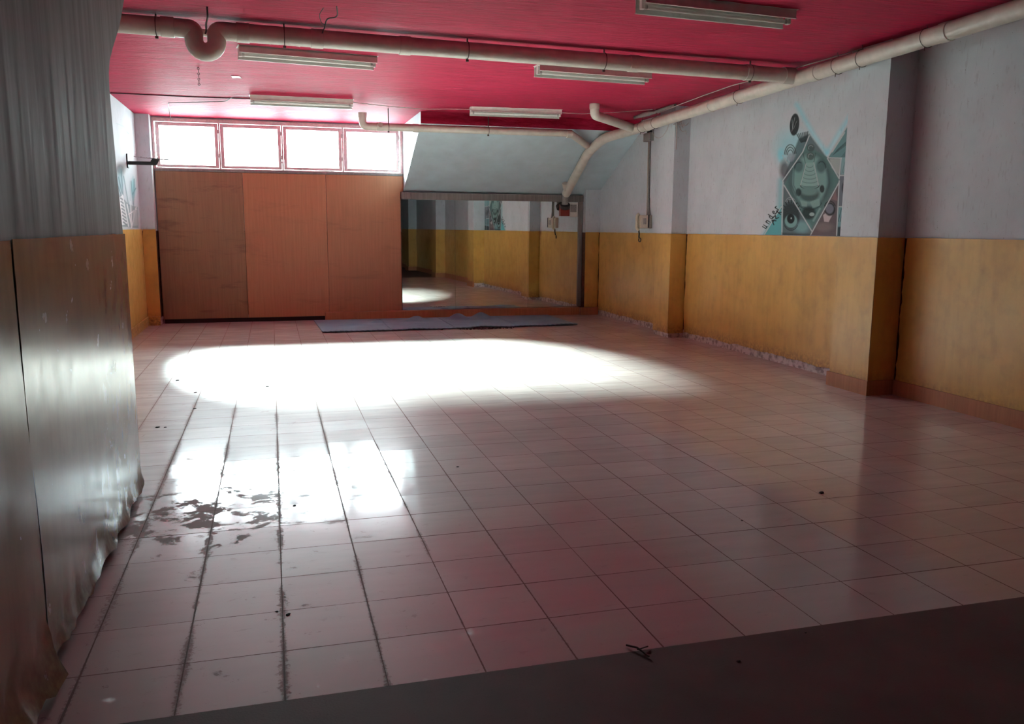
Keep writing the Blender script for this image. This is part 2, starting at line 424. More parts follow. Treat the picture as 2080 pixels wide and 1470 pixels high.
sheet(wall_left, (XL, YN), (XL, 13.78), (1, 0), .10, 1.445, VINYL, seed=60)
sheet(wall_left, (XL, 13.78), (-1.668, 13.78), (0, -1), .10, 1.445, VINYL, seed=61, amp=.003, cut0=.02)
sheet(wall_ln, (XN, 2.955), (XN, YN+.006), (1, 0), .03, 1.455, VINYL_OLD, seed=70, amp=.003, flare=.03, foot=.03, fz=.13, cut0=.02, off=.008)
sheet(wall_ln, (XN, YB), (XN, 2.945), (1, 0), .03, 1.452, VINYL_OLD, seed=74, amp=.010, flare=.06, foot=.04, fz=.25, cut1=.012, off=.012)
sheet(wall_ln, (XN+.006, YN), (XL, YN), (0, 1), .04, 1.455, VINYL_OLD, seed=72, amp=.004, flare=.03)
# light trim bead hanging loose in the sheet joint
b = MB(); b.tube([(XN+.012+.008*math.sin(z*4), 2.945+.01*math.sin(z*3+1), z) for z in [.12+i*.066 for i in range(21)]], .004, 6)
b.build('joint_bead', simple('grey_bead', (.30, .30, .29), .35), wall_ln)

# skirting
def base(name, pts, label, h=.135, th=.012, mat=SKIRT):
    """pts: plan polyline, thickness towards the left of travel"""
    b = MB(); P = [Vector((*p, 0)) for p in pts]
    for a, c in zip(P, P[1:]):
        d = (c-a).normalized(); n = Vector((-d.y, d.x, 0)); L = (c-a).length; a2 = a - d*0; c2 = c + d*th
        q = [a2, c2, c2+n*th, a2+n*th]
        v = [b.bm.verts.new((p.x, p.y, 0)) for p in q]; t = [b.bm.verts.new((p.x, p.y, h)) for p in q]
        for i in range(4): b.bm.faces.new((v[i], v[(i+1) % 4], t[(i+1) % 4], t[i]))
        b.bm.faces.new(t); b.bm.faces.new(v[::-1])
    return struct(b.build(name, mat), label)
pp = [(XR, YB)]
for y0, y1, xf in [p for p in sorted(PILLARS) if p[0] < 7]:
    pp += [(XR-0.0, y0), (xf, y0), (xf, y1), (XR, y1)]
pp = pp[:-1]
o = base('baseboard_right', pp, 'orange skirting running to the big pillar', th=.03)
o = base('baseboard_left', [(-1.675, 13.775), (XL, 13.775), (XL, YN)], 'ochre skirting at the far left corner', th=.03, mat=VINYL)
b = MB(); b.box((.79, 13.885, 0), (5.16, YF-.002, .13), .004); b.box((5.155, 13.80, 0), (XR-.02, 13.862, .13), .004)
struct(b.build('baseboard_far', SKIRT), 'orange wooden kerb under the mirror')
b = MB(); b.box((-1.64, 13.985, 0), (.79, YF, .062)); struct(b.build('trim_1', GAP), 'dark recessed strip below the boards')

# ------------------------------------------------------------------ windows
b = MB()
b.box((-1.665, 13.965, 2.318), (2.095, 14.10, 2.352), .004)
struct(b.build('trim_2', GREYWOOD), 'weathered sill under the window band')
b = MB()
b.box((-1.665, 13.995, 3.045), (2.095, 14.08, 3.10)); b.box((-1.668, 13.995, 2.352), (-1.635, 14.08, 3.05)); b.box((2.055, 13.995, 2.352), (2.095, 14.08, 3.05))
b.box((-1.635, 13.995, 2.352), (2.055, 14.08, 2.372))
SE = [-1.635, -.715, .215, 1.143, 2.055]
for x in SE[1:4]: b.box((x-.013, 13.995, 2.36), (x+.013, 14.08, 3.05))
struct(b.build('trim_3', FRAMEPAINT), 'cream frame around the window band, pink glow put into its paint')
for i in range(4):
    x0, x1 = SE[i]+.015, SE[i+1]-.015; z0, z1 = 2.375, 3.04
    b = MB(); f = .052
    b.box((x0, 13.985, z0), (x0+f, 14.02, z1), .004); b.box((x1-f, 13.985, z0), (x1, 14.02, z1), .004)
    b.box((x0+f, 13.985, z0), (x1-f, 14.02, z0+f*.8), .004); b.box((x0+f, 13.985, z1-f), (x1-f, 14.02, z1), .004)
    wn = struct(b.build('window_%d' % (i+1), FRAMEPAINT))
    b = MB(); b.box((x0+f-.004, 14.000, z0+.024), (x1-f+.004, 14.004, z1-f+.004)); b.build('glass_pane', PANE, wn)
    b = MB()
    hx = x1-.012
    for hz in (2.56, 2.92): b.tube([(hx+.012, 13.982, hz-.03), (hx+.012, 13.982, hz+.03)], .007, 8)
    b.build('hinge', TIN, wn)
    if i in (0, 1, 3):
        lx, dx = {0: (x0+.012, -.02), 1: (x1-.015, .04), 3: (x1-.012, -.02)}[i]
        b = MB(); b.box((lx-.008, 13.972, 2.50), (lx+.008, 13.986, 2.55), .002)
        b.tube([(lx, 13.972, 2.525), (lx, 13.945, 2.52), (lx+dx*.5, 13.945, 2.47), (lx+dx, 13.945, 2.42)], .006, 8)
        b.build('latch', TIN, wn)

# ------------------------------------------------------------------ boards below the windows
for i, (x0, x1, lab) in enumerate([(-1.655, -.402, 'smudged brown board, leftmost of the three under the windows'), (-.398, .860, 'orange middle board under the windows'), (.864, 2.045, 'orange board under the windows, next to the mirror')]):
    b = MB()
    if i < 2: b.box((x0, 13.972, .066), (x1, YF-.003, 2.315), .003)
    else: b.prism([(x0, .132), (x1, .132), (x1, 2.06), (2.092, 2.075), (2.092, 2.315), (x0, 2.315)], 'y', 13.972, YF-.003)
    o = b.build('wall_board', BOARDS[i]); setp(recentre(o), lab, 'board', 'boards under the window band')

# ------------------------------------------------------------------ mirror
mr = thing('wall_mirror', (3.6, 14.0, .135), 'wide three-pane wall mirror in a grey wooden frame beneath the sloping soffit', 'mirror')
for x0, x1 in ((2.05, 2.946), (2.949, 4.228), (4.231, 5.14)):
    b = MB(); b.box((x0, 14.000, .137), (x1, 14.006, 1.945)); b.build('mirror_pane', MIRROR, mr)
b = MB(); b.box((2.05, 14.0065, .137), (5.14, 14.012, 1.945)); b.build('backing_board', GREYWOOD, mr)
b = MB(); b.box((2.20, 13.955, 1.945), (5.215, YF-.002, 2.055), .004); b.build('top_rail', GREYWOOD, mr)
b = MB(); b.box((2.055, 13.93, 1.95), (2.195, YF-.002, 2.058), .004); b.build('corner_block', GREYWOOD, mr)
b = MB(); b.box((5.142, 13.975, .135), (5.215, YF-.002, 1.943), .003); b.build('side_stile', GREYWOOD, mr)

mr.location.y -= .033; mr.rotation_euler = (0, 0, .020)     # the panes stand a touch out of square

# ------------------------------------------------------------------ pipes
def hanger(parent, c, axis, R, name='hanger'):
    c = Vector(c); b = MB(); b.ring(c, axis, R+.004, .004, 24, 6)
    b.box((c.x-.006, c.y-.004, c.z+R), (c.x+.006, c.y+.004, ZC+.0)); b.box((c.x-.012, c.y-.010, c.z-R-.022), (c.x+.012, c.y+.010, c.z-R-.004), .002)
    return b.build(name, STRAP, parent)
def coupling(parent, a, c, R): 
    b = MB(); a = Vector(a); c = Vector(c); d = (c-a)
    b.tube([a, a+d*.03, a+d*.97, c], R, 20, radii=[R*.955, R, R, R*.955]); return b.build('coupling', PLASTIC_PIPE, parent)

RC = .071
def cz(x): return 3.018 - .004*(x-2)       # cross pipe height and depth along x
def cy(x): return 7.36 + .050*(x+1)
cp = thing('drain_pipe', (2, 7.5, 2.9), 'long cream drain pipe crossing the ceiling with a U-shaped trap', 'pipe')
b = MB(); ZT = 2.945
pts = [(-1.86, cy(-1.86), cz(-1.86)), (-.53, cy(-.5), cz(-.5)), (-.53, cy(-.5), ZT)]
path = fillet(pts, .075)
for k in range(1, 12):
    t = k/12*PI; path.append(Vector((-.445 - .085*math.cos(t), cy(-.45), ZT - .085*math.sin(t))))
path += fillet([(-.36, cy(-.45), ZT), (-.36, cy(-.45), cz(-.3)), (4.98, cy(4.98), cz(5))], .075)
b.tube(path, RC, 22); b.build('pipe_run', PLASTIC_PIPE, cp)
for x in (-1.15, -.72, -.16, .42, 1.15, 3.3, 4.55): coupling(cp, (x-.05, cy(x-.05), cz(x)), (x+.05, cy(x+.05), cz(x)), RC+.006)
for x in (-.80, .16, 1.70, 3.0, 4.56): hanger(cp, (x, cy(x), cz(x)), (1, 0, 0), RC)
b = MB(); b.tube([(4.94, cy(4.94), cz(5)), (5.06, cy(5.06), cz(5)+.0)], RC+.010, 20); b.build('socket', PLASTIC_PIPE, cp)

sp = thing('small_pipe', (-.6, 7.75, 3.0), 'thin cream pipe wrapped with tape running behind the trap', 'pipe')
b = MB(); b.tube([(-1.86, 7.62, 3.075), (-.9, 7.66, 3.07), (-.1, 7.70, 3.06), (.3, 7.72, 3.045), (.62, 7.62, 3.05)], .030, 14); b.build('pipe_run', PLASTIC_PIPE, sp)
b = MB()
for k in range(9):
    x = -.05 + k*.06; b.tube([(x, 7.70+.002*k, 3.052+.004*math.sin(k*2)), (x+.05, 7.702+.002*k, 3.048+.004*math.sin(k*2+1))], .036+.004*math.sin(k*1.7), 12)
b.build('tape_wrap', CREAM, sp)

RM = .071; XM = 5.105
def mz(y): return 3.032 - .0185*(y-5)
mp = thing('drain_pipe', (XM, 9, 2.8), 'cream main drain pipe running along the right wall and down the soffit', 'pipe')
end = [(XM, 0.5, mz(.5)), (XM, 11.7, mz(11.7)), (4.86, 12.2, 2.835), (4.775, 12.62, 2.655), (4.835, 13.78, 2.075)]
b = MB(); b.tube(fillet(end, .16), RM, 22); b.build('pipe_run', PLASTIC_PIPE, mp)
for y in (3.2, 5.7, 7.35, 9.4, 11.2): coupling(mp, (XM, y-.05, mz(y)), (XM, y+.05, mz(y)), RM+.006)
b = MB()
b.tube(fillet([(4.835, 13.70, 2.115), (4.84, 13.84, 2.03), (4.85, 13.87, 1.90)], .06), .056, 18); b.build('end_spout', GREYPLASTIC, mp)
b = MB(); b.tube([(4.853, 13.874, 1.895), (4.862, 13.905, 1.845)], .085, 26); b.build('end_cap', DARKGREY, mp)
b = MB(); b.tube(fillet([(4.83, 13.66, 2.13), (4.77, 13.62, 2.16), (4.745, 13.58, 2.235)], .05), .050, 18, radii=None)
b.build('branch_elbow', PLASTIC_PIPE, mp)
for y in (5.9, 6.68, 7.02, 8.75, 10.9, 11.35):
    b = MB(); b.ring((XM, y, mz(y)), (0, 1, .15*math.sin(y*7)), RM+.005, .0025, 22, 6)
    b.tube([(XM, y, mz(y)+RM), (XM+.01, y+.03, ZC)], .0025, 6); b.tube([(XM-.02, y, mz(y)-RM), (XM-.03, y-.01, mz(y)-RM-.03)], .003, 6)
    b.build('wire_loop', STRAP, mp)

fp = thing('drain_pipe', (2.8, 12.1, 2.8), 'thin cream drain pipe along the edge of the sloping soffit', 'pipe')
b = MB(); b.tube(fillet([(1.265, 12.10, 3.03), (1.265, 12.10, 2.868), (4.30, 12.10, 2.878), (4.70, 12.46, 2.745)], .075), .052, 20); b.build('pipe_run', PLASTIC_PIPE, fp)
for x in (1.50, 2.0, 4.28): coupling(fp, (x-.04, 12.10, 2.869), (x+.04, 12.10, 2.869), .058)
b = MB(); b.tube([(1.50, 12.10, 2.87), (1.50, 12.03, 2.89)], .035, 16); b.build('inspection_cap', PLASTIC_PIPE, fp)
b = MB(); b.tube([(1.265, 12.10, 2.98), (1.265, 12.10, 3.05)], .058, 18); b.build('socket', PLASTIC_PIPE, fp)
for x in (1.62, 3.05): hanger(fp, (x, 12.10, 2.87), (1, 0, 0), .052)

bp = thing('drain_pipe', (4.6, 11.2, 2.9), 'short cream branch pipe with an upturned end under the red ceiling', 'pipe')
b = MB(); b.tube(fillet([(4.16, 10.78, 3.10), (4.17, 10.80, 2.975), (5.03, 11.55, 2.925)], .09), .060, 20); b.build('pipe_run', PLASTIC_PIPE, bp)
b = MB(); b.tube([(4.16, 10.78, 3.045), (4.16, 10.78, 3.115)], .066, 20); b.build('socket', PLASTIC_PIPE, bp)

# ------------------------------------------------------------------ fluorescent lights
def make_light():
    r = thing('fluorescent_light', (0, 0, ZC), 'x', 'lamp', 'fluorescent battens on the red ceiling')
    L = .635; z = ZC
    b = MB(); b.box((-L, -.078, z-.012), (L, .078, z-.001))
    for q in (-1, 1):
        y0, y1 = sorted((q*.078, q*.074)); zb = z-(.058 if q < 0 else .098); b.box((-L, y0, zb), (L, y1, z-.002))
        y0, y1 = sorted((q*.086, q*.068)); b.box((-L, y0, zb-.006), (L, y1, zb))
    b.build('housing', WHITE_METAL, r)
    b = MB(); b.prism([(-.020, z-.012), (.020, z-.012), (.012, z-.034), (-.012, z-.034)], 'x', -L+.06, L-.06); b.build('ballast_cover', WHITE_METAL, r)
    b = MB(); b.tube([(-L+.035, 0, z-.072), (L-.035, 0, z-.072)], .0165, 16); t = b.build('tube', GLASS_TUBE, r)
    for x0, x1 in ((-L+.026, -L+.05), (L-.05, L-.026)):
        b = MB(); b.tube([(x0, 0, z-.072), (x1, 0, z-.072)], .0172, 14); b.build('tube_cap', TIN, t)
    for s in (-1, 1):
        b = MB(); x0, x1 = sorted((s*(L-.028), s*L)); b.box((x0, -.020, z-.090), (x1, .020, z-.012), .004); b.build('lamp_holder', WHITE_METAL, r)
    b = MB(); b.tube([(L-.075, -.035, z-.045), (L-.075, -.035, z-.012)], .012, 12); b.build('starter', TIN, r)
    # ragged unpainted plaster rim where the ceiling paint stops
    def fn(u, v):
        x = -L-.01 + (2*L+.02)*u; return Vector((x, -.090 + .180*v + (.016*nz(x*9, v*3)*(1 if v > .5 else -1)), z-.0015))
    b = MB(); b.grid(fn, 60, 1, thick=(0, 0, .001)); b.build('mounting_pad', WHITE, r)
    return r
def copy_tree(o, parent=None):
    c = o.copy(); COL.objects.link(c); c.parent = parent
    for ch in list(o.children): copy_tree(ch, c)
    return c
proto = make_light()
FL = [((2.55, 5.80), (3.86, 5.90), 'unlit fluorescent batten nearest the camera, above the big pillar side'),
      ((-.205, 8.43), (1.01, 8.58), 'unlit fluorescent batten just behind the U-shaped pipe trap'),
      ((2.64, 8.47), (3.91, 8.57), 'unlit fluorescent batten behind the cross pipe, right of centre'),
      ((-.172, 11.47), (1.055, 11.48), 'fluorescent batten closest to the bright windows'),
      ((2.70, 11.63), (3.93, 11.54), 'unlit fluorescent batten in front of the sloping soffit')]
lights = []
for i, (a, c, lab) in enumerate(FL):
    o = proto if i == 0 else copy_tree(proto)
    o.location = ((a[0]+c[0])/2, (a[1]+c[1])/2, ZC); o.rotation_euler = (0, 0, math.atan2(c[1]-a[1], c[0]-a[0])); o['label'] = lab
    lights.append(o)

# ------------------------------------------------------------------ cables and ceiling bits
def cable(name, pts, r, mat, label, cat='cable', n=8):
    b = MB(); b.tube(fillet(pts, .06, 5), r, n); o = b.build(name, mat); return setp(recentre(o), label, cat)
cable('dangling_cable', [(-.40, 7.02, ZC), (-.40, 7.05, 3.05), (-.425, 7.22, 3.04), (-.43, 7.30, 3.0), (-.44, 7.33, 2.99)], .007, CABLE, 'thick dark cable hanging from the ceiling into the pipe trap')
cable('dangling_cable', [(.53, 6.72, ZC), (.55, 6.85, 3.07), (.47, 6.95, 3.08), (.46, 7.02, 3.03), (.44, 7.05, 2.99)], .005, CABLE, 'thin dark frayed cable dangling before the cross pipe')
cable('dangling_cable', [(.44, 6.80, ZC), (.41, 6.9, 3.09), (.43, 6.97, 3.05), (.455, 7.0, 3.045)], .003, CABLE, 'fine dark wire loop beside the frayed cable')
cable('ceiling_wire', [(1.06, 11.50, 3.10), (1.6, 11.75, 3.10), (2.1, 11.85, 3.098), (2.4, 11.75, 3.10), (2.70, 11.63, 3.09)], .004, PALEWIRE, 'pale wire linking the window batten to the soffit batten', 'wire')
cable('ceiling_wire', [(3.93, 11.55, 3.09), (4.25, 11.5, 3.08), (4.7, 11.35, 3.10), (5.1, 11.0, 3.11)], .004, PALEWIRE, 'pale wire from the soffit batten to the main pipe', 'wire')
cable('ceiling_wire', [(-.18, 11.47, 3.10), (-.4, 11.55, 3.105), (-.52, 12.0, 3.105), (-1.25, 12.35, 3.105), (-1.30, 12.9, 3.10), (-1.31, 13.2, 2.97)], .004, CABLE, 'dark wire hooked down in front of the leftmost window', 'wire')
cable('ceiling_wire', [(-1.85, 11.75, 3.115), (-.9, 11.78, 3.115), (-.18, 11.72, 3.115)], .006, CABLE, 'straight dark conduit line on the ceiling left of the window batten', 'wire')
cable('ceiling_wire', [(5.2, 4.6, 3.11), (5.17, 6.5, 3.10), (5.05, 8.0, 3.075), (4.98, 8.7, 3.07), (5.0, 9.4, 3.06), (5.1, 10.2, 3.07), (5.13, 10.9, 3.05)], .005, PALEWIRE, 'pale cable running on top of the main pipe', 'wire')
# hanging chain
b = MB()
for k in range(7): b.ring((-.665, 9.65, ZC-.012-.026*k), (1, 0, 0) if k % 2 else (0, 1, 0), .010, .0028, 12, 6)
o = b.build('hanging_chain', STRAP); bmesh_s = None
for v in o.data.vertices: v.co.z = ZC + (v.co.z-ZC)*1.0
setp(recentre(o), 'short rusty chain hanging from the red ceiling', 'chain')
# torn white label
b = MB(); b.prism([(-.36, 10.05), (-.28, 10.03), (-.25, 10.18), (-.30, 10.16), (-.35, 10.2)], 'z', ZC-.004, ZC-.0005); o = b.build('paper_scrap', WHITE); setp(recentre(o), 'torn white paper scrap stuck to the red ceiling', 'paper')
b = MB(); b.prism([(2.98, 6.02), (3.10, 6.02), (3.17, 6.12), (3.05, 6.13)], 'z', ZC-.006, ZC-.0005); o = b.build('paper_scrap', WHITE); setp(recentre(o), 'white scrap on the ceiling beside the nearest fluorescent batten', 'paper')
# taped bundle above the main pipe and wire tangle on the small pillar
b = MB()
b.tube([(5.12, 10.95, 3.07), (5.10, 11.15, 3.075), (5.08, 11.3, 3.07), (5.05, 11.5, 3.06)], .03, 12, radii=[.018, .034, .030, .02]); b.tube([(5.14, 10.4, 3.09), (5.12, 10.95, 3.075)], .022, 10)
o = b.build('cable_bundle', GREYPLASTIC); setp(recentre(o), 'grey taped cable bundle on top of the main pipe', 'cable bundle')
b = MB(); random.seed(3)
for k in range(9):
    p = Vector((5.27+.03*random.random(), 10.60, 2.88)); pts = [p]
    for q in range(5): p = p + Vector((random.uniform(-.03, .04), random.uniform(-.03, .01), random.uniform(-.07, .045))); pts.append(p.copy())
    b.tube(fillet(pts, .03, 3), .0035, 6)
b.tube([(5.275, 10.61, 2.95), (5.277, 10.612, 2.55)], .006, 8)
o = b.build('wire_tangle', PALEWIRE); setp(recentre(o), 'tangle of bare wires at the top of the smaller pillar', 'wires')
b = MB(); pts = []
for k in range(25):
    t = -.3 + k/24*4.0; pts.append((5.20-.015*math.sin(t), 10.95+.25*math.cos(t)*1.0, 2.90-.17*math.sin(t)))
pts = [(min(p[0], 5.235), p[1], p[2]) for p in pts]
b.tube(pts, .003, 6); o = b.build('wire_hoop', PALEWIRE); setp(recentre(o), 'thin wire hoop looping below the main pipe at the smaller pillar', 'wire')

# ------------------------------------------------------------------ entry phone, conduit and junction box on the right wall
ph = thing('wall_intercom', (XR, 11.95, 1.5), 'yellowed entry phone with handset and hanging cord on the right wall', 'intercom')
b = MB(); b.box((XR-.07, 11.745, 1.50), (XR, 11.99, 1.695), .008); b.build('body', BOXPLASTIC, ph)
b = MB(); b.box((XR-.076, 11.80, 1.56), (XR-.0695, 11.90, 1.65), .003); b.build('cover_plate', GREYPLASTIC, ph)
b = MB(); b.box((XR-.075, 11.72, 1.51), (XR-.055, 11.738, 1.70), .003); b.build('side_clip', DARKGREY, ph)
b = MB(); b.box((XR-.05, 12.03, 1.50), (XR, 12.15, 1.70), .008); b.build('cradle', CREAM, ph)
b = MB(); b.tube(fillet([(XR-.06, 12.09, 1.475), (XR-.095, 12.09, 1.50), (XR-.095, 12.09, 1.69), (XR-.06, 12.09, 1.72)], .03), .022, 14, radii=None); b.build('handset', CREAM, ph)
b = MB(); b.tube([(XR-.055, 12.10, 1.475), (XR-.05, 12.09, 1.42), (XR-.045, 12.11, 1.36)], .011, 10); b.ring((XR-.03, 12.11, 1.325), (1, .2, 0), .030, .007, 18, 8); b.build('cord', DARKGREY, ph)
cd = thing('conduit', (XR, 11.87, 1.7), 'pair of grey conduits rising from the entry phone to a junction box', 'conduit')
b = MB(); b.tube([(XR-.017, 11.86, 1.697), (XR-.017, 11.875, 2.78)], .015, 10); b.build('pipe_run', CONDUIT, cd)
b = MB(); b.tube([(XR-.012, 11.915, 1.697), (XR-.012, 11.93, 2.78)], .009, 8); b.build('pipe_run', BOXPLASTIC, cd)
b = MB(); b.tube([(XR-.016, 11.80, 1.697), (XR-.016, 11.84, 1.82), (XR-.016, 11.84, 1.95)], .012, 8); b.build('pipe_run', CONDUIT, cd)
jb = thing('junction_box', (XR, 11.88, 2.78), 'small grey junction box with black cables under the main pipe', 'box')
b = MB(); b.box((XR-.07, 11.77, 2.78), (XR, 12.0, 2.90), .006); b.build('body', GREYPLASTIC, jb)
b = MB()
for k in range(5): b.tube(fillet([(XR-.03, 11.80+.03*k, 2.89), (XR-.05, 11.78+.035*k, 2.95), (XR-.02, 11.79+.03*k, 3.05)], .03, 3), .008, 8)
b.build('cable', BLACK, jb)

# small items on the mirror corner
o = MB().box((4.80, 13.95, 1.70), (4.965, 13.9985, 1.90), .004).build('warning_card', RED); setp(recentre(o), 'dark red box fixed on the mirror behind the pipe cap', 'box')
wb = thing('framed_card', (5.03, 13.985, 1.69), 'white framed card in the top right corner of the mirror', 'card')
b = MB(); b.box((4.968, 13.982, 1.69), (5.125, 13.999, 1.935), .003); b.build('frame', WHITE, wb)
b = MB(); b.box((4.99, 13.9795, 1.77), (5.10, 13.983, 1.90)); b.build('picture', GREYPLASTIC, wb)

# ------------------------------------------------------------------ speaker bracket on the left wall
bk = thing('wall_bracket', (XL, 12.85, 2.3), 'black metal wall bracket with a small tray, left of the windows', 'bracket')
b = MB(); b.box((XL, 12.80, 2.28), (XL+.018, 12.90, 2.47), .004); b.build('wall_plate', BLACK, bk)
b = MB(); b.box((XL+.015, 12.828, 2.325), (XL+.38, 12.872, 2.372), .005); b.prism([(XL+.30, 2.37), (XL+.38, 2.33), (XL+.42, 2.41), (XL+.32, 2.41)], 'y', 12.83, 12.87); b.build('arm', BLACK, bk)
b = MB(); b.prism([(XL+.10, 2.437), (XL+.10, 2.431), (XL+.55, 2.395), (XL+.55, 2.401)], 'y', 12.76, 12.94); b.build('tray', BRIGHT, bk)

# ------------------------------------------------------------------ foam mats
MX = [.60, 1.635, 2.60, 3.58, 4.54]
labs = ['blue-grey foam mat at the left end of the row before the mirror', 'second blue-grey foam mat from the left, with one curled bump', 'blue-grey foam mat with torn crumbling front edge', 'blue-grey foam mat at the right end of the row']
BUMPS = [(1.56, 13.25, .04, .09), (2.18, 13.35, .08, .15), (2.88, 13.45, .10, .14), (3.28, 13.5, .10, .15), (1.2, 13.0, .02, .2)]
for i in range(4):
    x0, x1 = MX[i]+.004, MX[i+1]-.004
    sk0 = .04 if i == 0 else .0
    def top(u, v, x0=x0, x1=x1, i=i):
        y0 = 12.22 + .028*i; y1 = 13.80
        x = x0 + (x1-x0)*u + .003*(1 if int(v*34) % 2 else -1)*(u in (0, 1))
        y = y0 + (y1-y0)*v
        if v == 0: y += .010*(1 if int(u*26+.5) % 2 else -1)
        if i == 0: x += -.10*max(0, v-.55)*(1-u)*0 + .05*(1-v)*(1-u)
        if i == 2 and v < .12: y += .10*math.exp(-((u-.45)/.16)**2)*(1-v/.12) + .012*nz(u*30, 3)*(1-v/.12)
        z = .020
        for bx, by, h, r in BUMPS: z += h*math.exp(-((x-bx)/r)**2 - ((y-by)/(r*.45))**2)
        if v < .1: z += .012*(1-v*10)*(.6+nz(x*2.2, 5.1)) 
        return Vector((x, y, max(z, .014)))
    b = MB(); nu, nv = 52, 68
    b.grid(top, nu, nv, thick=(0, 0, -.0125))
    o = b.build('foam_mat', FOAM); recentre(o); setp(o, labs[i], 'mat', 'foam mats on the floor before the mirror')

# ------------------------------------------------------------------ crumbs on the floor
random.seed(11)
def Zp(px, py, z=0.):                        # a point read off the photograph, on the plane z
    d = FW + RT*((px-1040)/FPX) + UP*((735-py)/FPX); s = (z-EYE)/d.z
    return Vector((0, 0, EYE)) + d*s
def crumb(px, py, s, label, group, elong=1.5):
    s *= .62
    p = Zp(px, py); b = MB(); bm = b.bm
    bmesh.ops.create_icosphere(bm, subdivisions=2, radius=1)
    sd = random.random()*50
    for v in bm.verts:
        k = 1 + .5*noise.noise(v.co*1.6 + Vector((sd, 0, 0))); v.co = Vector((v.co.x*s*elong*k, v.co.y*s*k, max(-.3, v.co.z*k)*s*.5 + s*.15))
    z = min(v.co.z for v in bm.verts)
    a = random.random()*PI
    bmesh.ops.rotate(bm, verts=bm.verts[:], matrix=Matrix.Rotation(a*.3, 3, 'Z')); bmesh.ops.translate(bm, verts=bm.verts[:], vec=p - Vector((0, 0, z)))
    o = b.build('debris_crumb', DEBRIS); recentre(o); setp(o, label, 'debris', group); return o
CR = [(360, 773, .022, 'black crumb on the floor left of the sunlit patch'), (397, 797, .016, 'flat dark crumb below the sunlit patch, near the left wall'), (395, 830, .016, 'black crumb beside the leftmost long tile joint'),
      (320, 868, .020, 'larger black crumb of a pair near the left wall'), (336, 868, .014, 'smaller black crumb of a pair near the left wall'), (543, 785, .018, 'black crumb at the near edge of the sunlit patch'),
      (598, 1027, .011, 'tiny black crumb just below the window reflection'), (930, 948, .010, 'small black crumb right of the window reflection'), (585, 1248, .012, 'black crumb on a tile in the left foreground'),
      (1668, 1001, .020, 'lone black crumb in the middle of the right-hand floor'), (562, 1242, .007, 'tiny black speck at a tile corner in the left foreground'),
      (1507, 1057, .007, 'small dark speck at a tile joint on the right-hand floor'), (1500, 1343, .010, 'dark crumb on the worn strip at the bottom'), (1637, 1285, .006, 'tiny dark speck just past the tile edge, bottom right'), (775, 796, .007, 'tiny speck below the middle of the sunlit patch')]
for px, py, s, lab in CR: crumb(px, py, s, lab, 'crumbs scattered on the floor')
random.seed(5)
b = MB()
for k in range(150):
    x = random.gauss(3.0, .17); y = 12.21 + random.gauss(-.02, .03); s = random.uniform(.004, .013)
    r = bmesh.ops.create_icosphere(b.bm, subdivisions=1, radius=s); bmesh.ops.translate(b.bm, verts=r['verts'], vec=(x, y, s*.6))
o = b.build('foam_crumbs', simple('brown_crumbs', (.05, .018, .014), .9, .3, 60)); recentre(o); setp(o, 'scatter of brown crumbs at the torn mat edge', 'crumbs', None, 'stuff')
a = Zp(1272, 1313); c = Zp(1318, 1336); m = (a+c)/2
b = MB(); b.tube([a+Vector((0, 0, .006)), m+Vector((.004, .01, .012)), c+Vector((0, 0, .006))], .0035, 6); b.tube([m+Vector((0, 0, .01)), m+Vector((.05, .02, .006))], .0022, 6)
o = b.build('twig', TWIG); recentre(o); setp(o, 'thin dark twig lying across the front edge of the tiles', 'twig')

# ------------------------------------------------------------------ murals: sprayed paint films on the walls
class Paint:
    def __init__(s, px, py): s.x, s.y = px, py; s.c = np.ones(px.shape+(3,))*np.array([.25, .42, .45]); s.a = np.zeros(px.shape)
    def lay(s, m, col, al=1.0):
        m = np.clip(m, 0, 1)*al; na = m + s.a*(1-m); k = np.where(na > 1e-6, m/np.maximum(na, 1e-6), 0)[..., None]
        s.c = s.c*(1-k) + np.array(col)*k; s.a = na
    def dist(s, pts):
        d = np.full(s.x.shape, 1e9)
        for (x0, y0), (x1, y1) in zip(pts, pts[1:]):
            dx, dy = x1-x0, y1-y0; L = dx*dx+dy*dy + 1e-9; t = np.clip(((s.x-x0)*dx+(s.y-y0)*dy)/L, 0, 1)
            d = np.minimum(d, np.hypot(s.x-x0-t*dx, s.y-y0-t*dy))
        return d
    def line(s, pts, w, col, al=1., soft=2.5): s.lay((w/2+soft/2-s.dist(pts))/soft, col, al)
    def poly(s, pts, col, al=1., soft=3):
        ins = np.zeros(s.x.shape, bool); n = len(pts)
        for i in range(n):
            (x0, y0), (x1, y1) = pts[i], pts[(i+1) % n]
            if y0 == y1: continue
            cr = ((y0 > s.y) != (y1 > s.y)) & (s.x < (x1-x0)*(s.y-y0)/(y1-y0)+x0); ins ^= cr
        d = s.dist(list(pts)+[pts[0]]); sd = np.where(ins, d, -d); s.lay(sd/soft+.5, col, al)
    def ell(s, cx, cy, rx, ry, col, al=1., soft=.15, rot=0):
        X = s.x-cx; Y = s.y-cy; c, q = math.cos(rot), math.sin(rot); u = (X*c+Y*q)/rx; v = (-X*q+Y*c)/ry
        s.lay((1-np.hypot(u, v))/soft+.5, col, al)
    def arc(s, cx, cy, rx, ry, a0, a1, w, col, al=1., soft=3):
        s.line([(cx+rx*math.cos(math.radians(a)), cy+ry*math.sin(math.radians(a))) for a in np.linspace(a0, a1, 18)], w, col, al, soft)

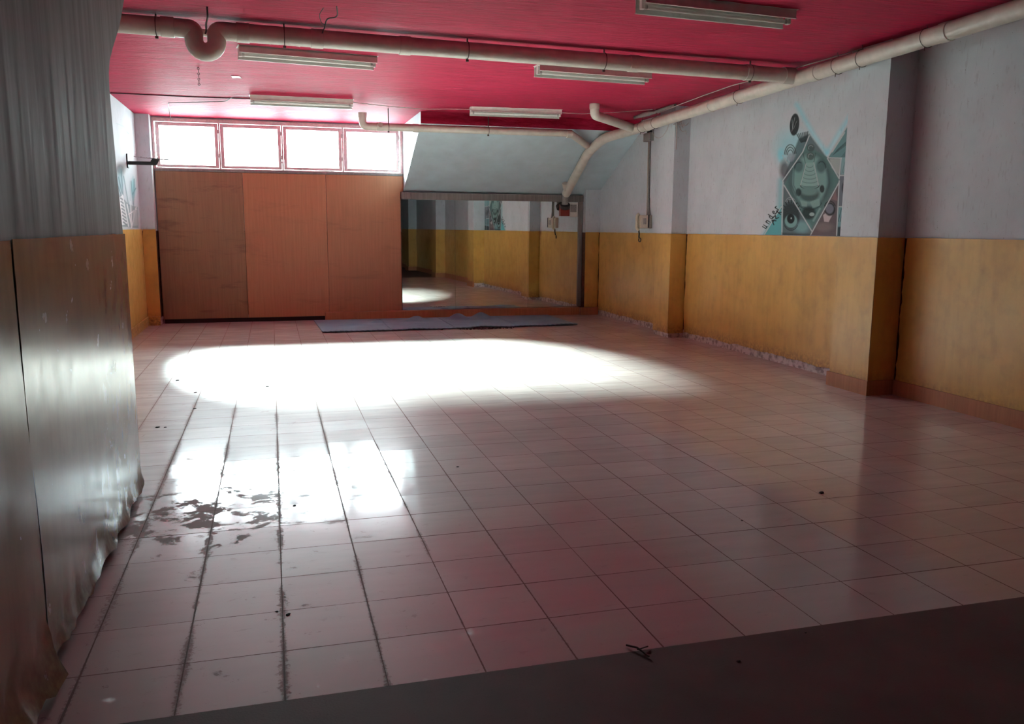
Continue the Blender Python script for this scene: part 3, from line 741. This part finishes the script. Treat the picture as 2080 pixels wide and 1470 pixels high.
def project(P):
    Q = P - np.array([0, 0, EYE]); z = Q @ np.array(FW)
    return 1040 + FPX*(Q @ np.array(RT))/z, 735 - FPX*(Q @ np.array(UP))/z
def film(name, X, nx, y0, y1, z0, z1, ny, nzv, scale, ox, oy, painter, label):
    ys = np.linspace(y0, y1, ny); zs = np.linspace(z0, z1, nzv); Yg, Zg = np.meshgrid(ys, zs, indexing='ij')
    P = np.stack([np.full(Yg.shape, X), Yg, Zg], -1); px, py = project(P)
    pt = Paint((px-ox)*scale, (py-oy)*scale); painter(pt)
    verts = [(0, y-(y0+y1)/2, z-z0) for y, z in zip(Yg.ravel(), Zg.ravel())]
    idx = np.arange(ny*nzv).reshape(ny, nzv)
    A, B, C, D = idx[:-1, :-1].ravel(), idx[1:, :-1].ravel(), idx[1:, 1:].ravel(), idx[:-1, 1:].ravel()
    af = pt.a.ravel(); keep = (af[A]+af[B]+af[C]+af[D]) > .02
    F = (np.stack([A, B, C, D], 1) if nx > 0 else np.stack([D, C, B, A], 1))[keep]
    me = bpy.data.meshes.new(name); me.from_pydata(verts, [], F.tolist())
    ca = me.color_attributes.new('paint', 'FLOAT_COLOR', 'POINT')
    rgba = np.concatenate([pt.c.reshape(-1, 3), af[:, None]], 1).astype(np.float32); ca.data.foreach_set('color', rgba.ravel())
    bm = bmesh.new(); bm.from_mesh(me); bmesh.ops.delete(bm, geom=[v for v in bm.verts if not v.link_faces], context='VERTS')
    bm.to_mesh(me); bm.free()
    me.materials.append(paint_mat(name+'_paint', 0, 'paint'))
    o = bpy.data.objects.new(name, me); COL.objects.link(o); o.location = (X, (y0+y1)/2, z0)
    return setp(o, label, 'mural')

TEAL = (.08, .46, .52); CY = (.17, .72, .82); DK = (.008, .014, .016); MID = (.05, .10, .11); PALE = (.42, .55, .55); LN = (.46, .52, .53); GRN = (.09, .20, .19)
def paint_main(p):
    # soft cyan spray halos
    p.line([(545, 150), (700, 430), (825, 600)], 20, CY, .75, 60); p.line([(1045, 250), (930, 430), (825, 600)], 20, CY, .75, 60)
    p.line([(640, 330), (780, 540)], 8, (.5, .8, .85), .6, 22); p.line([(950, 400), (860, 560)], 8, (.6, .85, .9), .7, 22)
    p.ell(500, 560, 150, 170, CY, .45, .9); p.ell(395, 620, 30, 60, CY, .6, .9)
    p.line([(395, 860), (385, 1100)], 40, TEAL, .75, 60)
    p.poly([(560, 470), (660, 420), (830, 650), (1045, 300), (1300, 200), (1300, 1385), (400, 1375), (415, 850)], MID, .85, 16)
    p.ell(430, 760, 45, 90, (.05, .05, .06), .8, .8)
    # bottom left triangle of teal
    p.poly([(225, 1370), (400, 1085), (400, 1372)], (.09, .40, .44), .95, 5); p.line([(225, 1370), (300, 1250)], 14, TEAL, .5, 40)
    # leaf and dark fan at the top
    p.ell(523, 335, 44, 104, DK, .96, .12, .10); p.line([(500, 290), (505, 370)], 5, PALE, .5); p.line([(525, 270), (498, 400)], 4, LN, .6); p.line([(545, 300), (512, 380)], 3, LN, .5)
    for k in range(7): p.line([(545+k*17, 425-k*4), (585+k*8, 500-k*2)], 11, DK, .8, 5)
    # shell with arcs
    p.ell(482, 600, 55, 75, PALE, .35, .3)
    for r in (1., .75, .5): p.arc(484, 620, 54*r, 98*r, 185, 350, 8, DK, .85)
    for k in range(5): p.line([(452+k*17, 690), (460+k*15, 640)], 4, MID, .7)
    p.ell(490, 640, 34, 40, (.28, .33, .40), .7, .5)
    p.line([(410, 620), (455, 695)], 7, LN, .8)
    # main mask inside the big diamond
    diamond = [(625, 520), (830, 640), (940, 850), (680, 1310), (425, 900), (600, 590)]
    p.poly(diamond, GRN, .9, 8)
    p.ell(665, 860, 205, 260, (.06, .10, .11), .8, .25); p.ell(665, 850, 165, 235, (.20, .37, .35), .9, .2)
    p.ell(560, 720, 45, 60, MID, .8, .5); p.ell(770, 720, 45, 65, MID, .8, .5)
    for x, y, r in ((675, 552, 36), (672, 630, 36)): p.ell(x, y, r, r, (.06, .09, .09), .85, .3); p.arc(x, y, r*.6, r*.6, 150, 330, 6, LN, .5)
    p.arc(565, 740, 40, 55, 180, 300, 8, DK, .7); p.arc(775, 740, 40, 60, 230, 360, 8, DK, .7)
    p.line([(600, 590), (625, 700), (580, 900)], 6, DK, .6); p.line([(720, 600), (700, 700), (750, 905)], 6, DK, .6)
    p.poly([(640, 690), (705, 690), (750, 910), (575, 910)], (.25, .42, .40), .9, 6)
    for k in range(6):
        y = 730+k*36; wd = 30+k*10; p.arc(665, y-14, wd, 20, 10, 170, 5, (.05, .10, .10), .75)
    p.line([(630, 700), (578, 905)], 7, LN, .85); p.line([(703, 690), (748, 905)], 7, LN, .85)
    p.arc(665, 900, 88, 38, 5, 175, 9, DK, .8)
    p.ell(660, 985, 95, 68, (.05, .09, .09), .9, .35); p.ell(660, 955, 80, 40, (.17, .31, .29), .8, .5)
    p.ell(560, 965, 26, 36, DK, .85, .4); p.ell(780, 935, 22, 36, DK, .9, .35)
    p.poly([(575, 1040), (640, 1055), (640, 1105), (590, 1095)], (.22, .36, .34), .9, 6); p.poly([(668, 1055), (755, 1025), (762, 1090), (690, 1115)], (.22, .36, .34), .9, 6)
    p.arc(665, 1030, 120, 100, 20, 160, 7, DK, .6)
    p.ell(655, 1160, 65, 60, DK, .85, .4); p.ell(685, 1172, 24, 17, PALE, .8, .3); p.line([(700, 1230), (760, 1120)], 18, (.30, .45, .44), .6, 12)
    for x in (500, 520): p.line([(x, 740), (x-5, 900), (x+40, 1000)], 9, (.04, .07, .08), .6, 8)
    p.line([(830, 760), (850, 880), (800, 1010)], 16, (.05, .09, .10), .6, 16)
    # lower left eye
    p.poly([(412, 860), (425, 900), (685, 1345), (672, 1385), (405, 1372)], (.10, .15, .16), .8, 6)
    p.ell(590, 1290, 70, 55, (.22, .45, .48), .7, .8); p.arc(485, 1060, 45, 45, 190, 350, 5, LN, .5); p.arc(485, 1060, 30, 28, 190, 350, 5, LN, .5)
    p.ell(490, 1185, 82, 125, (.02, .03, .035), .9, .3)
    for k in range(9):
        a = math.radians(200+k*18); p.line([(490+70*math.cos(a), 1165+100*math.sin(a)), (490+92*math.cos(a), 1165+128*math.sin(a))], 9, DK, .9)
    p.ell(490, 1235, 58, 62, (.20, .38, .38), .95, .2); p.ell(488, 1212, 36, 46, DK, 1, .2); p.ell(493, 1208, 7, 9, PALE, .8); p.arc(490, 1230, 70, 92, 30, 150, 6, DK, .8)
    # lower right eye
    p.poly([(935, 880), (925, 1378), (672, 1378), (690, 1320)], (.13, .10, .11), .95, 6)
    p.ell(800, 1290, 80, 40, (.22, .18, .18), .7, .7); p.poly([(790, 1180), (800, 1240), (840, 1245), (880, 1170), (900, 1090)], (.55, .50, .52), .9, 8)
    p.ell(853, 1125, 50, 62, DK, .95, .2); p.ell(850, 1120, 38, 45, (.17, .19, .24), .95, .3); p.arc(853, 1105, 50, 55, 190, 350, 8, DK, .9); p.poly([(905, 950), (925, 1050), (870, 1030)], (.25, .15, .16), .8, 8)
    # right side panels
    p.poly([(840, 640), (1045, 300), (1060, 640)], (.13, .28, .30), .9, 6); p.line([(1040, 300), (1018, 520)], 26, DK, .8, 20)
    for k in range(16): p.line([(880+k*11, 620-k*8), (930+k*10, 560-k*9)], 4, DK, .6, 4); 
    for k in range(14): p.line([(960+k*3, 640+k*11), (1020, 560+k*14)], 4, DK, .65, 4)
    p.poly([(850, 655), (955, 655), (940, 810), (870, 740)], (.40, .45, .44), .9, 8)
    p.poly([(960, 640), (1300, 640), (1300, 800), (955, 800)], (.30, .55, .60), .6, 8)
    for k in range(20): p.line([(965+k*14, 790), (1000+k*14, 660)], 4, DK, .6, 4)
    p.poly([(945, 810), (1300, 810), (1300, 1090), (935, 1090)], (.15, .17, .21), .9, 8); p.ell(985, 930, 22, 55, DK, .8, .5); p.ell(1080, 960, 60, 70, DK, .7, .5)
    p.poly([(935, 1105), (1300, 1105), (1300, 1385), (920, 1380)], (.16, .33, .37), .9, 6)
    for k in range(18): p.line([(930+k*18, 1240), (960+k*18, 1120)], 6, DK, .75, 4)
    p.poly([(925, 1290), (1300, 1250), (1300, 1385), (920, 1385)], (.02, .03, .04), .9, 12)
    # white dividing lines
    for q in ([(412, 860), (600, 590), (660, 440)], [(425, 900), (685, 1330)], [(672, 1365), (935, 880)], [(405, 1372), (416, 870)], [(240, 1362), (400, 1100)], [(940, 860), (915, 1375)], [(835, 640), (1045, 300)],
              [(835, 645), (960, 648)], [(958, 648), (940, 830)], [(940, 1100), (1100, 1100)], [(875, 590), (990, 410)], [(830, 650), (940, 840)], [(1100, 400), (1085, 1385)], [(1180, 640), (1170, 1385)], [(940, 810), (1290, 805)]):
        p.line(q, 10, (.52, .58, .60), .95, 4)
    p.line([(240, 1368), (680, 1380), (970, 1385)], 7, DK, .9, 4)
    p.poly([(405, 1345), (670, 1358), (670, 1385), (405, 1375)], DK, .7, 20)
    # the signature written along the slope
    def glyph(strokes, ox, oy, sx, ang, w=9):
        c, q = math.cos(ang), math.sin(ang)
        for st in strokes: p.line([(ox+(x*c - y*q)*sx, oy+(x*q + y*c)*sx) for x, y in st], w, DK, .97, 4)
    A = math.radians(-57)
    G = {'u': [[(0, -1), (0, -.1), (.25, 0), (.5, -.15), (.5, -1)], [(.5, -.15), (.62, 0)]], 'n': [[(0, 0), (0, -1)], [(0, -.8), (.28, -1), (.52, -.8), (.52, 0)]],
         'd': [[(.5, -1.5), (.5, 0)], [(.5, -.8), (.2, -.95), (0, -.6), (.05, -.15), (.25, 0), (.5, -.2)]], 'e': [[(.05, -.5), (.5, -.55), (.45, -.9), (.15, -.95), (0, -.5), (.1, -.05), (.5, -.05)]],
         'r': [[(0, 0), (0, -1)], [(0, -.75), (.25, -1), (.5, -.9)]]}
    for k, ch in enumerate('under'): glyph(G[ch], 256+k*29, 1306-k*44, 37, A)
    for k, st in enumerate([[[(0, 0), (.5, -1), (1, -.2)], [(.2, -.5), (.9, -.7)]], [[(0, -1), (.6, -.9), (.1, -.3), (.7, 0)]], [[(.3, -1.2), (.3, .1)], [(0, -.9), (.8, -1)], [(.3, -.5), (.8, -.1)]]]):
        glyph(st, 330+k*26, 1268-k*44, 40, math.radians(-50), 10)
mural = film('mural', XR-.0025, -1, 6.97, 8.90, 1.436, 2.93, 330, 300, 4.593, 1500, 180, paint_main, 'teal and black graffiti mural of masks, eyes and triangles on the right wall')

def paint_left(p):   # crop coordinates: offset (200,180), scale 4.9
    WT = (.80, .82, .84)
    p.ell(215, 800, 45, 60, DK, .7, .8); p.ell(215, 930, 35, 110, (.15, .42, .50), .55, .9); p.ell(345, 990, 22, 100, (.15, .45, .5), .7, .7)
    for a, c in (((200, 880), (235, 1040)), ((225, 800), (245, 1060)), ((190, 950), (225, 1060)), ((250, 870), (300, 1160)), ((325, 920), (345, 1150)), ((355, 900), (350, 1200)), ((340, 1050), (372, 990))): p.line([a, c], 9, (.06, .16, .19), .75, 8)
    p.poly([(210, 1050), (300, 1150), (390, 1180), (400, 1390), (215, 1370)], (.18, .24, .26), .75, 8)
    p.poly([(200, 1090), (240, 1060), (285, 1350), (220, 1360)], WT, .95, 4)
    for k in range(8): y = 1090+k*34; p.line([(222+k*4, y), (258+k*3, y+26)], 16, (.20, .24, .26), .9, 4)
    for q in ([(240, 1060), (300, 1370)], [(285, 1150), (330, 1370)], [(320, 1120), (330, 1380)], [(375, 1180), (330, 1385)], [(200, 1100), (225, 1370)], [(300, 1250), (380, 1200)]): p.line(q, 10, WT, .95, 4)
    p.poly([(340, 1210), (385, 1200), (392, 1360), (345, 1370)], (.45, .47, .50), .8, 6)
    p.line([(175, 345), (240, 370), (270, 390)], 5, (.3, .5, .5), .5, 8); p.line([(285, 430), (300, 450)], 9, (.15, .4, .4), .6, 8)
film('mural', XL+.0025, 1, 11.6, 13.74, 1.452, 2.95, 200, 220, 4.9, 200, 180, paint_left, 'white and teal graffiti mural on the left wall beside the windows')
